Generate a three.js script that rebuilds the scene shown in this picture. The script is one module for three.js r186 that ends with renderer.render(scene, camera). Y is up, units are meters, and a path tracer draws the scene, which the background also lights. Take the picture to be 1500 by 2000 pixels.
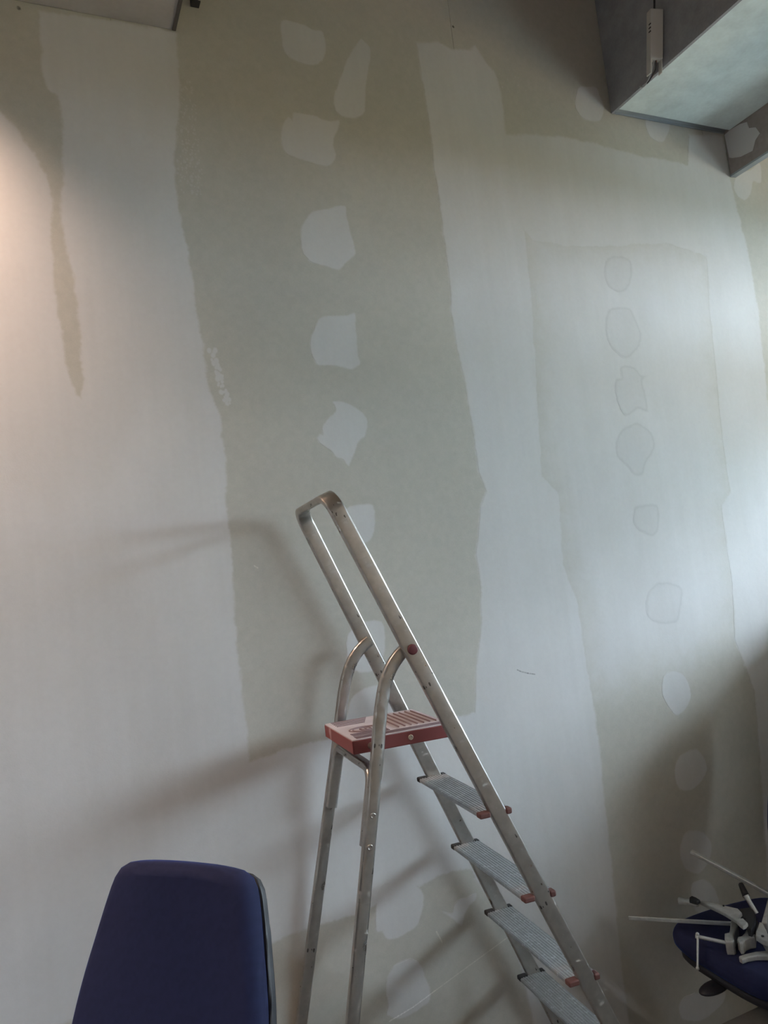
import * as THREE from 'three';
import { mergeGeometries, mergeVertices, toCreasedNormals } from 'three/addons/utils/BufferGeometryUtils.js';
import { RoundedBoxGeometry } from 'three/addons/geometries/RoundedBoxGeometry.js';
import { RectAreaLightUniformsLib } from 'three/addons/lights/RectAreaLightUniformsLib.js';

// ---------------------------------------------------------------- camera, daylight, exposure
RectAreaLightUniformsLib.init();
const renderer = new THREE.WebGLRenderer({ antialias: true });
renderer.toneMapping = THREE.LinearToneMapping;
renderer.toneMappingExposure = 1.05;
renderer.shadowMap.enabled = true;
renderer.shadowMap.type = THREE.PCFSoftShadowMap;
const scene = new THREE.Scene();

const camera = new THREE.PerspectiveCamera(67.38, 0.75, 0.05, 80);
camera.position.set(0, 1.7074, 2.2338);
camera.quaternion.setFromRotationMatrix(new THREE.Matrix4().makeBasis(
  new THREE.Vector3(0.90904, -0.1116, 0.40148), new THREE.Vector3(0.06633, 0.98994, 0.12498), new THREE.Vector3(-0.41139, -0.08698, 0.9073)));

scene.background = new THREE.Color().setRGB(0.82, 1.0, 1.15);      // even overcast sky; it enters through the window alone
scene.backgroundIntensity = 20.6;

const LAMP = { wall: 20, room: 20 };                                // candela of the warm downlights
const WARM = new THREE.Color().setRGB(1.0, 0.69, 0.51), NEUTRAL = new THREE.Color().setRGB(0.89, 1.0, 1.2);

// ---------------------------------------------------------------- helpers
const V = (x, y, z) => new THREE.Vector3(x, y, z);
const lin = (r, g, b) => new THREE.Color().setRGB(r, g, b);
const used = new Map();
function numbered(name) {
  const n = used.get(name) ?? 0;
  used.set(name, n + 1);
  return n ? name + '_' + String(n).padStart(3, '0') : name;
}
function hash(x, y, s = 0) {
  let h = Math.imul(x | 0, 374761393) ^ Math.imul(y | 0, 668265263) ^ Math.imul(s + 17, 2147483647 - 977);
  h = Math.imul(h ^ (h >>> 13), 1274126177);
  return ((h ^ (h >>> 16)) >>> 0) / 4294967296;
}
function noise(x, y, s = 0) {                                       // smooth value noise, 0..1
  const ix = Math.floor(x), iy = Math.floor(y), fx = x - ix, fy = y - iy;
  const u = fx * fx * (3 - 2 * fx), v = fy * fy * (3 - 2 * fy);
  const a = hash(ix, iy, s), b = hash(ix + 1, iy, s), c = hash(ix, iy + 1, s), d = hash(ix + 1, iy + 1, s);
  return a + (b - a) * u + (c - a) * v + (a - b - c + d) * u * v;
}
const fbm = (x, y, s = 0) => noise(x, y, s) * 0.55 + noise(x * 2.1, y * 2.1, s + 1) * 0.3 + noise(x * 4.3, y * 4.3, s + 2) * 0.15;
const sstep = (a, b, x) => { const t = Math.min(1, Math.max(0, (x - a) / (b - a))); return t * t * (3 - 2 * t); };
const toSRGB = (x) => 255 * (x <= 0.0031308 ? 12.92 * x : 1.055 * Math.pow(Math.min(1, x), 1 / 2.4) - 0.055);

function texture(w, h, fill, { srgb = true, repeat = true } = {}) { // fill(i, j) gives a linear [r, g, b]
  const data = new Uint8Array(w * h * 4);
  for (let j = 0; j < h; j++) for (let i = 0; i < w; i++) {
    const c = fill(i, j), o = (j * w + i) * 4;
    for (let k = 0; k < 3; k++) data[o + k] = srgb ? toSRGB(Math.max(0, c[k])) : 255 * Math.min(1, Math.max(0, c[k]));
    data[o + 3] = 255;
  }
  const t = new THREE.DataTexture(data, w, h);
  t.colorSpace = srgb ? THREE.SRGBColorSpace : THREE.NoColorSpace;
  t.magFilter = THREE.LinearFilter; t.minFilter = THREE.LinearMipmapLinearFilter; t.generateMipmaps = true;
  t.wrapS = t.wrapT = repeat ? THREE.RepeatWrapping : THREE.ClampToEdgeWrapping;
  t.needsUpdate = true;
  return t;
}
function mesh(name, geometry, material, parent) {
  const m = new THREE.Mesh(geometry, material);
  m.name = parent ? name : numbered(name);
  m.castShadow = m.receiveShadow = true;
  (parent ?? scene).add(m);
  return m;
}
function thing(name, label, category, [x, y, z] = [0, 0, 0], turn = 0, group) {
  const o = new THREE.Group();
  o.name = numbered(name); o.position.set(x, y, z); o.rotation.y = turn;
  o.userData = { label, category };
  if (group) o.userData.group = group;
  scene.add(o);
  return o;
}
function tag(o, label, category, group) {
  o.userData.label = label; o.userData.category = category;
  if (group) o.userData.group = group;
  return o;
}
function structure(name) {
  const o = new THREE.Group();
  o.name = numbered(name); o.userData.kind = 'structure'; scene.add(o);
  return o;
}
const clean = (g) => { const n = g.index ? g.toNonIndexed() : g; for (const k of Object.keys(n.attributes)) if (!['position', 'normal', 'uv'].includes(k)) n.deleteAttribute(k); return n; };
const merge = (...gs) => mergeGeometries(gs.map(clean));
function box(x0, x1, y0, y1, z0, z1) {
  return new THREE.BoxGeometry(x1 - x0, y1 - y0, z1 - z0).translate((x0 + x1) / 2, (y0 + y1) / 2, (z0 + z1) / 2);
}
function rbox(w, h, d, r, x = 0, y = 0, z = 0, s = 2) { return new RoundedBoxGeometry(w, h, d, s, r).translate(x, y, z); }
function boxUV(g, scale = 1) {                                      // uv in metres by the way each face points
  const n = clean(g), p = n.attributes.position, q = n.attributes.normal, uv = new Float32Array(p.count * 2);
  for (let i = 0; i < p.count; i++) {
    const ax = Math.abs(q.getX(i)), ay = Math.abs(q.getY(i)), az = Math.abs(q.getZ(i));
    const [a, b] = ax > ay && ax > az ? [p.getZ(i), p.getY(i)] : ay > az ? [p.getX(i), p.getZ(i)] : [p.getX(i), p.getY(i)];
    uv[2 * i] = a * scale; uv[2 * i + 1] = b * scale;
  }
  n.setAttribute('uv', new THREE.BufferAttribute(uv, 2));
  return n;
}
function rodBetween(a, b, r, seg = 12, r2 = r) {
  const d = b.clone().sub(a), g = new THREE.CylinderGeometry(r2, r, d.length(), seg);
  return g.applyQuaternion(new THREE.Quaternion().setFromUnitVectors(V(0, 1, 0), d.clone().normalize())).translate((a.x + b.x) / 2, (a.y + b.y) / 2, (a.z + b.z) / 2);
}
function roundRect(w, h, r, n = 3) {                                // closed profile, counter-clockwise
  const out = [];
  for (const [cx, cy, a0] of [[w / 2 - r, h / 2 - r, 0], [-w / 2 + r, h / 2 - r, 1], [-w / 2 + r, -h / 2 + r, 2], [w / 2 - r, -h / 2 + r, 3]])
  {
    const at = (a, e) => [cx + r * Math.cos(a) - e * Math.sin(a), cy + r * Math.sin(a) + e * Math.cos(a)], e = r * 0.14;
    out.push(at(a0 * Math.PI / 2, -e));                             // support points keep the flats flat
    for (let i = 0; i <= n; i++) out.push(at((a0 + i / n) * Math.PI / 2, 0));
    out.push(at((a0 + 1) * Math.PI / 2, e));
  }
  return out;
}
function sweep(path, profile, across, crease = 0.7) {               // profile u lies in the path's plane, v along «across»
  const n = path.length, m = profile.length, pos = [], uv = [], idx = [];
  let run = 0;
  const per = [0];
  for (let j = 1; j <= m; j++) per.push(per[j - 1] + Math.hypot(profile[j % m][0] - profile[j - 1][0], profile[j % m][1] - profile[j - 1][1]));
  const frames = path.map((p, i) => {
    const t = path[Math.min(n - 1, i + 1)].clone().sub(path[Math.max(0, i - 1)]).normalize();
    if (i) run += p.distanceTo(path[i - 1]);
    return { p, s: across.clone().cross(t).normalize(), l: run };
  });
  for (const { p, s, l } of frames) for (let j = 0; j <= m; j++) {
    const [u, v] = profile[j % m];
    pos.push(p.x + s.x * u + across.x * v, p.y + s.y * u + across.y * v, p.z + s.z * u + across.z * v);
    uv.push(per[j], l);
  }
  for (let i = 0; i < n - 1; i++) for (let j = 0; j < m; j++) {
    const a = i * (m + 1) + j, b = a + 1, c = a + m + 1, d = c + 1;
    idx.push(a, c, b, b, c, d);
  }
  for (const [i, flip] of [[0, false], [n - 1, true]]) {
    const c = pos.length / 3, { p, l } = frames[i];
    pos.push(p.x, p.y, p.z); uv.push(0, l);
    for (let j = 0; j < m; j++) { const a = i * (m + 1) + j, b = a + 1; flip ? idx.push(c, b, a) : idx.push(c, a, b); }
  }
  let g = new THREE.BufferGeometry();
  g.setAttribute('position', new THREE.Float32BufferAttribute(pos, 3));
  g.setAttribute('uv', new THREE.Float32BufferAttribute(uv, 2));
  g.setIndex(idx);
  let vol = 0;                                                      // faces must look outwards
  const A = V(), B = V(), C = V();
  for (let i = 0; i < idx.length; i += 3) { A.fromArray(pos, idx[i] * 3); B.fromArray(pos, idx[i + 1] * 3); C.fromArray(pos, idx[i + 2] * 3); vol += A.dot(B.cross(C)); }
  if (vol < 0) for (let i = 0; i < idx.length; i += 3) [idx[i], idx[i + 1]] = [idx[i + 1], idx[i]];
  g.setIndex(idx);
  return toCreasedNormals(g, crease);
}
const pairs = (a) => { const o = []; for (let i = 0; i < a.length; i += 2) o.push([a[i], a[i + 1]]); return o; };

// ---------------------------------------------------------------- the plastered wall: outlines in metres on the wall (x along it, y up)
const outline = {
  patch: [
    [0.842,3.569, 0.882,3.576, 0.926,3.572, 0.952,3.562, 0.971,3.564, 0.988,3.557, 0.991,3.505, 0.978,3.463, 0.954,3.440, 0.923,3.431, 0.885,3.433, 0.860,3.446, 0.841,3.467, 0.836,3.499],
    [1.127,3.563, 1.142,3.553, 1.156,3.537, 1.154,3.505, 1.138,3.439, 1.123,3.381, 1.113,3.311, 1.101,3.287, 1.076,3.269, 1.048,3.263, 1.020,3.266, 1.001,3.284, 0.998,3.311, 1.008,3.349, 1.029,3.395, 1.054,3.455, 1.086,3.511, 1.109,3.543],
    [0.851,3.251, 0.898,3.252, 0.927,3.251, 0.947,3.243, 0.980,3.240, 1.009,3.247, 1.001,3.214, 0.986,3.188, 0.977,3.157, 0.983,3.125, 0.974,3.100, 0.954,3.081, 0.932,3.078, 0.897,3.084, 0.851,3.093, 0.818,3.103, 0.800,3.121, 0.800,3.168, 0.811,3.204, 0.831,3.231, 0.845,3.221],
    [0.996,2.948, 0.940,2.932, 0.885,2.916, 0.859,2.893, 0.837,2.857, 0.829,2.819, 0.832,2.774, 0.839,2.763, 0.854,2.744, 0.900,2.733, 0.946,2.724, 0.972,2.743, 0.993,2.762, 1.013,2.781, 1.013,2.811, 1.003,2.863, 0.997,2.910],
    [0.989,2.577, 0.964,2.569, 0.923,2.569, 0.881,2.564, 0.858,2.551, 0.845,2.526, 0.830,2.497, 0.823,2.469, 0.826,2.436, 0.835,2.411, 0.849,2.403, 0.886,2.403, 0.921,2.399, 0.955,2.390, 0.977,2.399, 0.989,2.410, 0.984,2.444, 0.986,2.496, 0.986,2.536],
    [0.880,2.284, 0.908,2.283, 0.941,2.272, 0.969,2.255, 0.987,2.229, 0.987,2.201, 0.974,2.168, 0.951,2.152, 0.936,2.125, 0.921,2.097, 0.908,2.073, 0.892,2.099, 0.870,2.105, 0.855,2.127, 0.834,2.144, 0.813,2.164, 0.824,2.178, 0.835,2.177, 0.833,2.199, 0.842,2.215, 0.861,2.231, 0.884,2.253, 0.884,2.270],
    [0.892,1.946, 0.954,1.950, 0.979,1.937, 0.973,1.875, 0.952,1.836, 0.913,1.828, 0.867,1.851, 0.863,1.915],
    [0.884,1.581, 0.962,1.576, 0.960,1.488, 0.927,1.437, 0.867,1.436, 0.837,1.474, 0.842,1.544],
    [0.841,1.365, 0.895,1.384, 0.964,1.377, 0.971,1.297, 0.930,1.249, 0.844,1.241, 0.806,1.279, 0.821,1.330],
    [0.845,0.760, 0.867,0.799, 0.918,0.800, 0.975,0.774, 0.999,0.742, 0.993,0.698, 0.969,0.659, 0.936,0.646, 0.906,0.639, 0.868,0.644, 0.851,0.670, 0.835,0.681],
    [0.844,0.503, 0.857,0.539, 0.876,0.563, 0.904,0.569, 0.931,0.568, 0.954,0.556, 0.969,0.535, 0.975,0.506, 0.984,0.477, 0.986,0.456, 0.979,0.431, 0.947,0.421, 0.905,0.414, 0.868,0.417, 0.847,0.432, 0.839,0.440, 0.847,0.464],
    [1.058,0.673, 1.078,0.663, 1.092,0.660, 1.100,0.680, 1.122,0.692, 1.144,0.690, 1.179,0.696, 1.180,0.680, 1.152,0.663, 1.132,0.640, 1.119,0.616, 1.096,0.635, 1.074,0.656],
    [2.055,3.542, 2.105,3.556, 2.146,3.558, 2.158,3.528, 2.172,3.490, 2.161,3.448, 2.135,3.416, 2.094,3.411, 2.054,3.417, 2.032,3.445, 2.030,3.478],
    [2.382,3.452, 2.417,3.481, 2.506,3.483, 2.516,3.451, 2.492,3.409, 2.464,3.374, 2.427,3.375, 2.393,3.394],
    [2.867,3.274, 2.968,3.318, 3.026,3.350, 3.017,3.266, 2.989,3.257, 2.964,3.260, 2.934,3.200, 2.894,3.168, 2.855,3.179, 2.839,3.221],
    [2.066,1.240, 2.110,1.252, 2.157,1.232, 2.182,1.184, 2.178,1.140, 2.141,1.103, 2.100,1.091, 2.075,1.114, 2.046,1.175],
    [2.064,0.925, 2.102,0.948, 2.171,0.953, 2.205,0.909, 2.205,0.866, 2.154,0.826, 2.110,0.817, 2.063,0.833, 2.051,0.878],
    [2.057,0.671, 2.107,0.674, 2.153,0.649, 2.178,0.606, 2.150,0.552, 2.094,0.524, 2.035,0.562, 2.027,0.624],
    [2.061,0.499, 2.118,0.497, 2.160,0.455, 2.174,0.398, 2.131,0.373, 2.061,0.401, 2.048,0.458],
    [1.961,0.141, 2.057,0.129, 2.139,0.104, 2.119,0.066, 2.027,0.043, 1.936,0.072, 1.921,0.120]],
  ring: [
    [2.080,2.840, 2.151,2.859, 2.199,2.835, 2.175,2.750, 2.125,2.712, 2.069,2.730, 2.054,2.784],
    [2.043,2.627, 2.097,2.646, 2.156,2.645, 2.178,2.598, 2.195,2.550, 2.177,2.502, 2.122,2.453, 2.079,2.452, 2.036,2.492, 2.022,2.552],
    [2.067,2.405, 2.090,2.417, 2.139,2.406, 2.164,2.379, 2.189,2.376, 2.164,2.358, 2.170,2.297, 2.172,2.237, 2.127,2.251, 2.072,2.221, 2.049,2.232, 2.031,2.272, 2.028,2.325, 2.038,2.358, 2.065,2.371],
    [2.013,2.147, 2.056,2.179, 2.112,2.191, 2.163,2.163, 2.183,2.109, 2.162,2.070, 2.121,2.031, 2.102,1.993, 2.064,1.994, 2.036,2.022, 1.995,2.069, 1.995,2.115],
    [2.050,1.871, 2.151,1.873, 2.147,1.806, 2.137,1.774, 2.104,1.757, 2.050,1.781, 2.025,1.815, 2.035,1.853],
    [2.050,1.551, 2.096,1.578, 2.179,1.569, 2.213,1.539, 2.189,1.464, 2.161,1.429, 2.086,1.432, 2.032,1.458, 2.029,1.509]],
  left: [
    [0.105,3.445, 0.219,3.454, 0.350,3.460, 0.491,3.461, 0.493,3.363, 0.482,3.227, 0.464,3.108, 0.452,3.058, 0.448,2.975, 0.450,2.862, 0.468,2.751, 0.471,2.672, 0.476,2.561, 0.486,2.451, 0.487,2.341, 0.504,2.279, 0.516,2.240, 0.517,2.139, 0.519,2.062, 0.510,1.986, 0.509,1.880, 0.508,1.759, 0.503,1.626, 0.504,1.508, 0.506,1.405, 0.504,1.239, 0.509,1.074, 0.501,0.727, 0.197,0.704, -.95,.66, -.95,2.9, -0.018,3.123, 0.018,3.076, 0.053,3.020, 0.088,2.948, 0.100,2.874, 0.091,2.798, 0.088,2.707, 0.087,2.618, 0.093,2.530, 0.099,2.427, 0.107,2.355, 0.121,2.311, 0.135,2.294, 0.143,2.340, 0.144,2.443, 0.144,2.562, 0.137,2.651, 0.126,2.725, 0.120,2.785, 0.122,2.861, 0.132,2.969, 0.143,3.099, 0.139,3.160, 0.131,3.190, 0.115,3.203, 0.100,3.258, 0.101,3.348]],
  low: [
    [0.481,1.240, 0.510,1.235, 0.603,1.249, 0.746,1.255, 0.880,1.258, 1.019,1.253, 1.260,1.244, 1.292,1.060, 1.242,0.845, 1.183,0.764, 1.157,0.778, 1.065,0.781, 0.992,0.766, 0.852,0.750, 0.785,0.739, 0.689,0.744, 0.565,0.743, 0.489,0.726]],
  mid: [
    [1.345,3.594, 1.349,3.484, 1.359,3.312, 1.355,3.120, 1.359,3.045, 1.360,2.857, 1.362,2.690, 1.352,2.616, 1.356,2.470, 1.370,2.379, 1.375,2.271, 1.381,2.163, 1.383,2.038, 1.404,1.966, 1.372,1.915, 1.353,1.829, 1.334,1.761, 1.336,1.640, 1.317,1.506, 1.281,1.393, 1.256,1.244, 1.227,1.073, 1.214,0.915, 1.172,0.782, 1.188,0.731, 1.273,0.598, 1.314,0.414, 1.335,0.235, 1.702,0.115, 1.705,0.380, 1.716,0.631, 1.723,0.870, 1.734,1.060, 1.730,1.238, 1.724,1.400, 1.725,1.544, 1.682,1.694, 1.701,1.875, 1.701,1.949, 1.644,2.008, 1.665,2.287, 1.697,2.631, 1.708,2.925, 1.683,3.061, 1.680,3.296, 1.682,3.462, 1.664,3.541, 1.634,3.566, 1.610,3.612, 1.595,3.633, 1.573,3.605, 1.486,3.598, 1.435,3.614]],
  top: [
    [1.673,3.291, 1.778,3.310, 1.947,3.324, 2.145,3.314, 2.326,3.295, 2.464,3.297, 2.584,3.290, 2.618,3.431, 2.822,3.453, 2.823,3.266, 2.842,3.094, 2.855,2.980, 2.867,2.821, 2.869,2.684, 2.861,2.548, 2.850,2.413, 2.837,2.258, 2.782,1.803, 2.740,1.281, 2.682,0.388, 2.424,0.359, 2.457,0.635, 2.491,0.919, 2.505,1.113, 2.479,1.216, 2.446,1.321, 2.477,1.538, 2.478,1.741, 2.481,1.854, 2.539,1.902, 2.544,2.133, 2.567,2.453, 2.582,2.671, 2.613,2.893, 2.395,2.931, 2.124,2.895, 1.874,2.875, 1.736,2.888, 1.695,2.944, 1.673,3.020]],
  skim: [
    [1.691,2.963, 1.878,2.900, 2.128,2.920, 2.399,2.953, 2.642,2.896, 2.581,2.454, 2.559,2.133, 2.539,1.902, 2.481,1.823, 2.479,1.517, 2.410,1.345, 2.155,1.264, 1.958,1.275, 1.833,1.239, 1.725,1.274, 1.730,1.507, 1.686,1.785, 1.690,1.950, 1.636,2.027, 1.678,2.439, 1.704,2.826]],
};

const WX = -0.97, WY = -0.05, WS = 4.3, WN = 2048;                  // the wall's colour map covers WS x WS metres
const px = WS / WN;
function distance(poly, x, y) {                                     // metres, positive inside
  let best = 1e9, inside = false;
  for (let i = 0, j = poly.length - 1; i < poly.length; j = i++) {
    const [ax, ay] = poly[j], [bx, by] = poly[i], dx = bx - ax, dy = by - ay;
    const t = Math.min(1, Math.max(0, ((x - ax) * dx + (y - ay) * dy) / (dx * dx + dy * dy)));
    const d = (x - ax - t * dx) ** 2 + (y - ay - t * dy) ** 2;
    if (d < best) best = d;
    if ((ay > y) !== (by > y) && x < ax + ((y - ay) * dx) / dy) inside = !inside;
  }
  return inside ? Math.sqrt(best) : -Math.sqrt(best);
}
const cover = new Float32Array(WN * WN), ringed = new Float32Array(WN * WN);
function spread(poly, feather, amount, ragged, seed, into = cover) {
  const xs = poly.map((p) => p[0]), ys = poly.map((p) => p[1]), m = feather + ragged * 2;
  const i0 = Math.max(0, Math.floor((Math.min(...xs) - m - WX) / px)), i1 = Math.min(WN - 1, Math.ceil((Math.max(...xs) + m - WX) / px));
  const j0 = Math.max(0, Math.floor((Math.min(...ys) - m - WY) / px)), j1 = Math.min(WN - 1, Math.ceil((Math.max(...ys) + m - WY) / px));
  for (let j = j0; j <= j1; j++) for (let i = i0; i <= i1; i++) {
    const x = WX + (i + 0.5) * px, y = WY + (j + 0.5) * px;
    const wob = (noise(x * 28, y * 28, seed) - 0.5) * 1.3 + (noise(x * 110, y * 110, seed + 5) - 0.5) * 0.8 + (noise(x * 330, y * 330, seed + 7) - 0.5) * 0.4;
    const d = distance(poly, x, y) + wob * ragged, o = j * WN + i;
    if (into === cover) { const c = sstep(-feather, feather, d) * amount; if (c > cover[o]) cover[o] = c; }
    else into[o] = Math.max(into[o], sstep(-0.004, 0.004, d) * 0.5 + Math.exp(-((d - 0.003) ** 2) / 3e-5));
  }
}
const rounded = (p) => new THREE.CatmullRomCurve3(p.map(([x, y]) => V(x, y, 0)), true, 'catmullrom', 0.45).getPoints(p.length * 4).slice(0, -1).map((q) => [q.x, q.y]);
const shapes = Object.fromEntries(Object.entries(outline).map(([k, l]) => [k, l.map(pairs).map((p) => (k === 'patch' || k === 'ring' ? rounded(p) : p))]));
spread(shapes.skim[0], 0.13, 0.93, 0.03, 11);
spread(shapes.left[0], 0.006, 0.97, 0.006, 21);
spread(shapes.low[0], 0.005, 0.97, 0.006, 31);
spread(shapes.mid[0], 0.007, 0.97, 0.005, 41);
spread(shapes.top[0], 0.008, 0.95, 0.007, 51);
shapes.patch.forEach((p, i) => spread(p, 0.004, 0.93 - 0.04 * (i % 3), 0.003, 60 + i));
shapes.ring.forEach((p, i) => spread(p, 0.01, 1, 0.004, 90 + i, ringed));
const dabs = [];                                                    // roller speckle and brush dabs beside the left band
for (let k = 0; k < 260; k++) dabs.push([0.455 + hash(k, 1) * 0.075, 2.93 + hash(k, 2) * 0.37, 0.0015 + hash(k, 3) * 0.003]);
for (let k = 0; k < 60; k++) { const t = hash(k, 4); dabs.push([0.497 + t * 0.035 + hash(k, 5) * 0.022, 2.43 - t * 0.17 + hash(k, 6) * 0.03, 0.003 + hash(k, 7) * 0.007, 0.85]); }
for (let k = 0; k < 50; k++) dabs.push([1.3 + hash(k, 8) * 0.5, 3.47 + hash(k, 9) * 0.07, 0.001 + hash(k, 10) * 0.003]);
for (const [dx, dy, r, strength = 0.45] of dabs) {
  const ci = (dx - WX) / px, cj = (dy - WY) / px, n = Math.ceil(r / px) + 1;
  for (let j = Math.floor(cj - n); j <= cj + n; j++) for (let i = Math.floor(ci - n); i <= ci + n; i++) {
    if (i < 0 || j < 0 || i >= WN || j >= WN) continue;
    const d = Math.hypot(i - ci, (j - cj) * 0.8) * px, c = strength * sstep(r, r * 0.5, d);
    if (c > cover[j * WN + i]) cover[j * WN + i] = c;
  }
}
const strokes = [];                                                 // thin marks: [x0, y0, x1, y1, half width, change of tone]
strokes.push([0.845, 0.417, 0.925, 0.432, 0.0011, 0.5], [0.925, 0.432, 1.004, 0.455, 0.0011, 0.45], [1.004, 0.455, 1.15, 0.497, 0.001, 0.3], [1.15, 0.497, 1.293, 0.538, 0.001, 0.3]);
strokes.push([1.437, 1.356, 1.453, 1.347, 0.0014, -0.5], [1.457, 1.346, 1.478, 1.338, 0.0013, -0.5], [1.478, 1.338, 1.505, 1.331, 0.0013, -0.45]);
strokes.push([1.509, 3.689, 1.510, 3.687, 0.003, -0.8], [0.049, 3.444, 0.050, 3.442, 0.004, -0.6], [1.03, 0.62, 1.045, 0.585, 0.0016, 0.3], [0.575, 1.79, 0.585, 1.783, 0.0012, 0.4]);
function strokeTone(x, y) {
  let k = 0;
  for (const [ax, ay, bx, by, w, t] of strokes) {
    if (x < Math.min(ax, bx) - 0.01 || x > Math.max(ax, bx) + 0.01 || y < Math.min(ay, by) - 0.01 || y > Math.max(ay, by) + 0.01) continue;
    const dx = bx - ax, dy = by - ay, s = Math.min(1, Math.max(0, ((x - ax) * dx + (y - ay) * dy) / (dx * dx + dy * dy)));
    const d = Math.hypot(x - ax - s * dx, y - ay - s * dy);
    k += t * sstep(w * 1.8, w * 0.6, d) * (0.6 + 0.8 * noise(x * 300, y * 300, 3));
  }
  return k;
}
const BOARD = [0.455, 0.435, 0.388], MUD = [0.560, 0.550, 0.545];
const wallColour = texture(WN, WN, (i, j) => {
  const x = WX + (i + 0.5) * px, y = WY + (j + 0.5) * px, o = j * WN + i;
  const fibre = 1 + (fbm(x * 60, y * 60, 200) - 0.5) * 0.10 + (fbm(x * 4, y * 4, 210) - 0.5) * 0.10 + (hash(i, j, 5) - 0.5) * 0.05;
  const trowel = 1 + (fbm(x * 45, y * 2.2, 220) - 0.5) * 0.05 + (fbm(x * 6, y * 5, 230) - 0.5) * 0.09 + (fbm(x * 90, y * 90, 240) - 0.5) * 0.05;
  const thin = 0.86 + 0.2 * fbm(x * 14, y * 4, 250);                // the board shows faintly through thin compound
  const c = Math.min(1, cover[o] * thin), tone = 1 + strokeTone(x, y), r = ringed[o];
  return BOARD.map((b, k) => (b * fibre * (1 - c) + MUD[k] * trowel * c) * tone * (1 - 0.075 * r));
}, { repeat: false });
const grain = texture(512, 512, (i, j) => { const v = 0.5 * noise(i / 3, j / 3, 300) + 0.35 * noise(i / 9, j / 12, 301) + 0.15 * hash(i, j, 302); return [v, v, v]; }, { srgb: false });
grain.repeat.set(9, 9);
const wallMat = new THREE.MeshStandardMaterial({ map: wallColour, roughness: 0.92, bumpMap: grain, bumpScale: 0.00015 });
function wallUV(g) {
  const p = g.attributes.position, uv = new Float32Array(p.count * 2);
  for (let i = 0; i < p.count; i++) { uv[2 * i] = (p.getX(i) - WX) / WS; uv[2 * i + 1] = (p.getY(i) - WY) / WS; }
  g.setAttribute('uv', new THREE.BufferAttribute(uv, 2));
  return g;
}
function layer(poly, seed, depth) {                                 // a film of compound with a ragged edge
  const pts = [];
  for (let i = 0; i < poly.length; i++) {
    const [ax, ay] = poly[i], [bx, by] = poly[(i + 1) % poly.length], l = Math.hypot(bx - ax, by - ay), n = Math.max(1, Math.round(l / 0.02));
    for (let k = 0; k < n; k++) {
      const t = k / n, x = ax + (bx - ax) * t, y = ay + (by - ay) * t, w = (noise(x * 60, y * 60, seed) - 0.5) * 0.006;
      pts.push(new THREE.Vector2(x - (by - ay) / l * w, y + (bx - ax) / l * w));
    }
  }
  return wallUV(clean(new THREE.ExtrudeGeometry(new THREE.Shape(pts), { depth, bevelEnabled: false })));
}
const wallBack = structure('wall_back');
const bare = new THREE.MeshStandardMaterial({ color: lin(0.35, 0.34, 0.32), roughness: 0.9 });
mesh('backing', box(-2.6, 4.1, -0.1, 4.35, -0.2, -0.0125), bare, wallBack);
const G = 0.0007;                                                   // half a joint
for (const [x0, x1, y0, y1] of [[-2.5, -0.9, 0, 4.2], [-0.9, 0.3, 0, 2.2], [-0.9, 0.3, 2.2, 4.2], [0.3, 1.5, 0, 0.9], [0.3, 1.5, 0.9, 4.2], [1.5, 2.7, 0, 2.95], [1.5, 2.7, 2.95, 4.2], [2.7, 3.9, 0, 4.2]])
  mesh('plasterboard_panel', wallUV(clean(box(x0 + G, x1 - G, y0 + G, y1 - G, -0.0125, 0))), wallMat, wallBack);
mesh('skim_coat', layer(shapes.skim[0], 7, 0.00015), wallMat, wallBack);
mesh('joint_compound', layer(shapes.left[0], 3, 0.0003), wallMat, wallBack);
mesh('joint_compound', layer(shapes.low[0], 4, 0.00035), wallMat, wallBack);
mesh('joint_compound', layer(shapes.mid[0], 5, 0.0004), wallMat, wallBack);
mesh('joint_compound', layer(shapes.top[0], 6, 0.00045), wallMat, wallBack);
shapes.patch.forEach((p, i) => mesh('filler_patch', layer(p, 100 + i, 0.0006), wallMat, wallBack));
shapes.ring.forEach((p, i) => mesh('filler_patch', layer(p, 130 + i, 0.0005), wallMat, wallBack));

// ---------------------------------------------------------------- the rest of the shell
const concrete = texture(512, 512, (i, j) => { const v = 0.14 * (0.8 + 0.4 * (noise(i / 64, j / 64, 400) * 0.5 + noise(i / 16, j / 16, 401) * 0.3 + noise(i / 4, j / 4, 402) * 0.2)); return [v, v * 0.97, v * 0.92]; });
const plasterTone = texture(512, 512, (i, j) => { const v = 0.9 + 0.2 * (noise(i / 50, j / 50, 410) * 0.5 + noise(i / 12, j / 12, 411) * 0.3 + noise(i / 3, j / 3, 412) * 0.2); return [0.58 * v, 0.56 * v, 0.53 * v]; });
const plasterMat = new THREE.MeshStandardMaterial({ map: plasterTone, roughness: 0.92 });
const farMat = new THREE.MeshStandardMaterial({ color: lin(0.42, 0.31, 0.22), roughness: 0.9 });
const floorMat = new THREE.MeshStandardMaterial({ map: concrete, roughness: 0.85 });
const shell = (name, g, m) => { const o = mesh(name, boxUV(g, 1), m); o.userData.kind = 'structure'; return o; };
shell('floor', box(-2.6, 4.1, -0.12, 0, -0.2, 4.7), floorMat);
shell('ceiling', box(-2.6, 4.1, 4.2, 4.35, -0.2, 4.7), farMat);
shell('wall_left', box(-2.7, -2.5, 0, 4.2, 0, 4.5), plasterMat);
shell('wall_front', box(-2.6, 4.1, 0, 4.2, 4.5, 4.7), farMat);
const CANOPY = { x: 7.2, y: 3.9 };
const WIN = { sill: 1.60, head: 3.1, z0: 0.12, z1: 3.8, transom: 2.5 };
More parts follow.
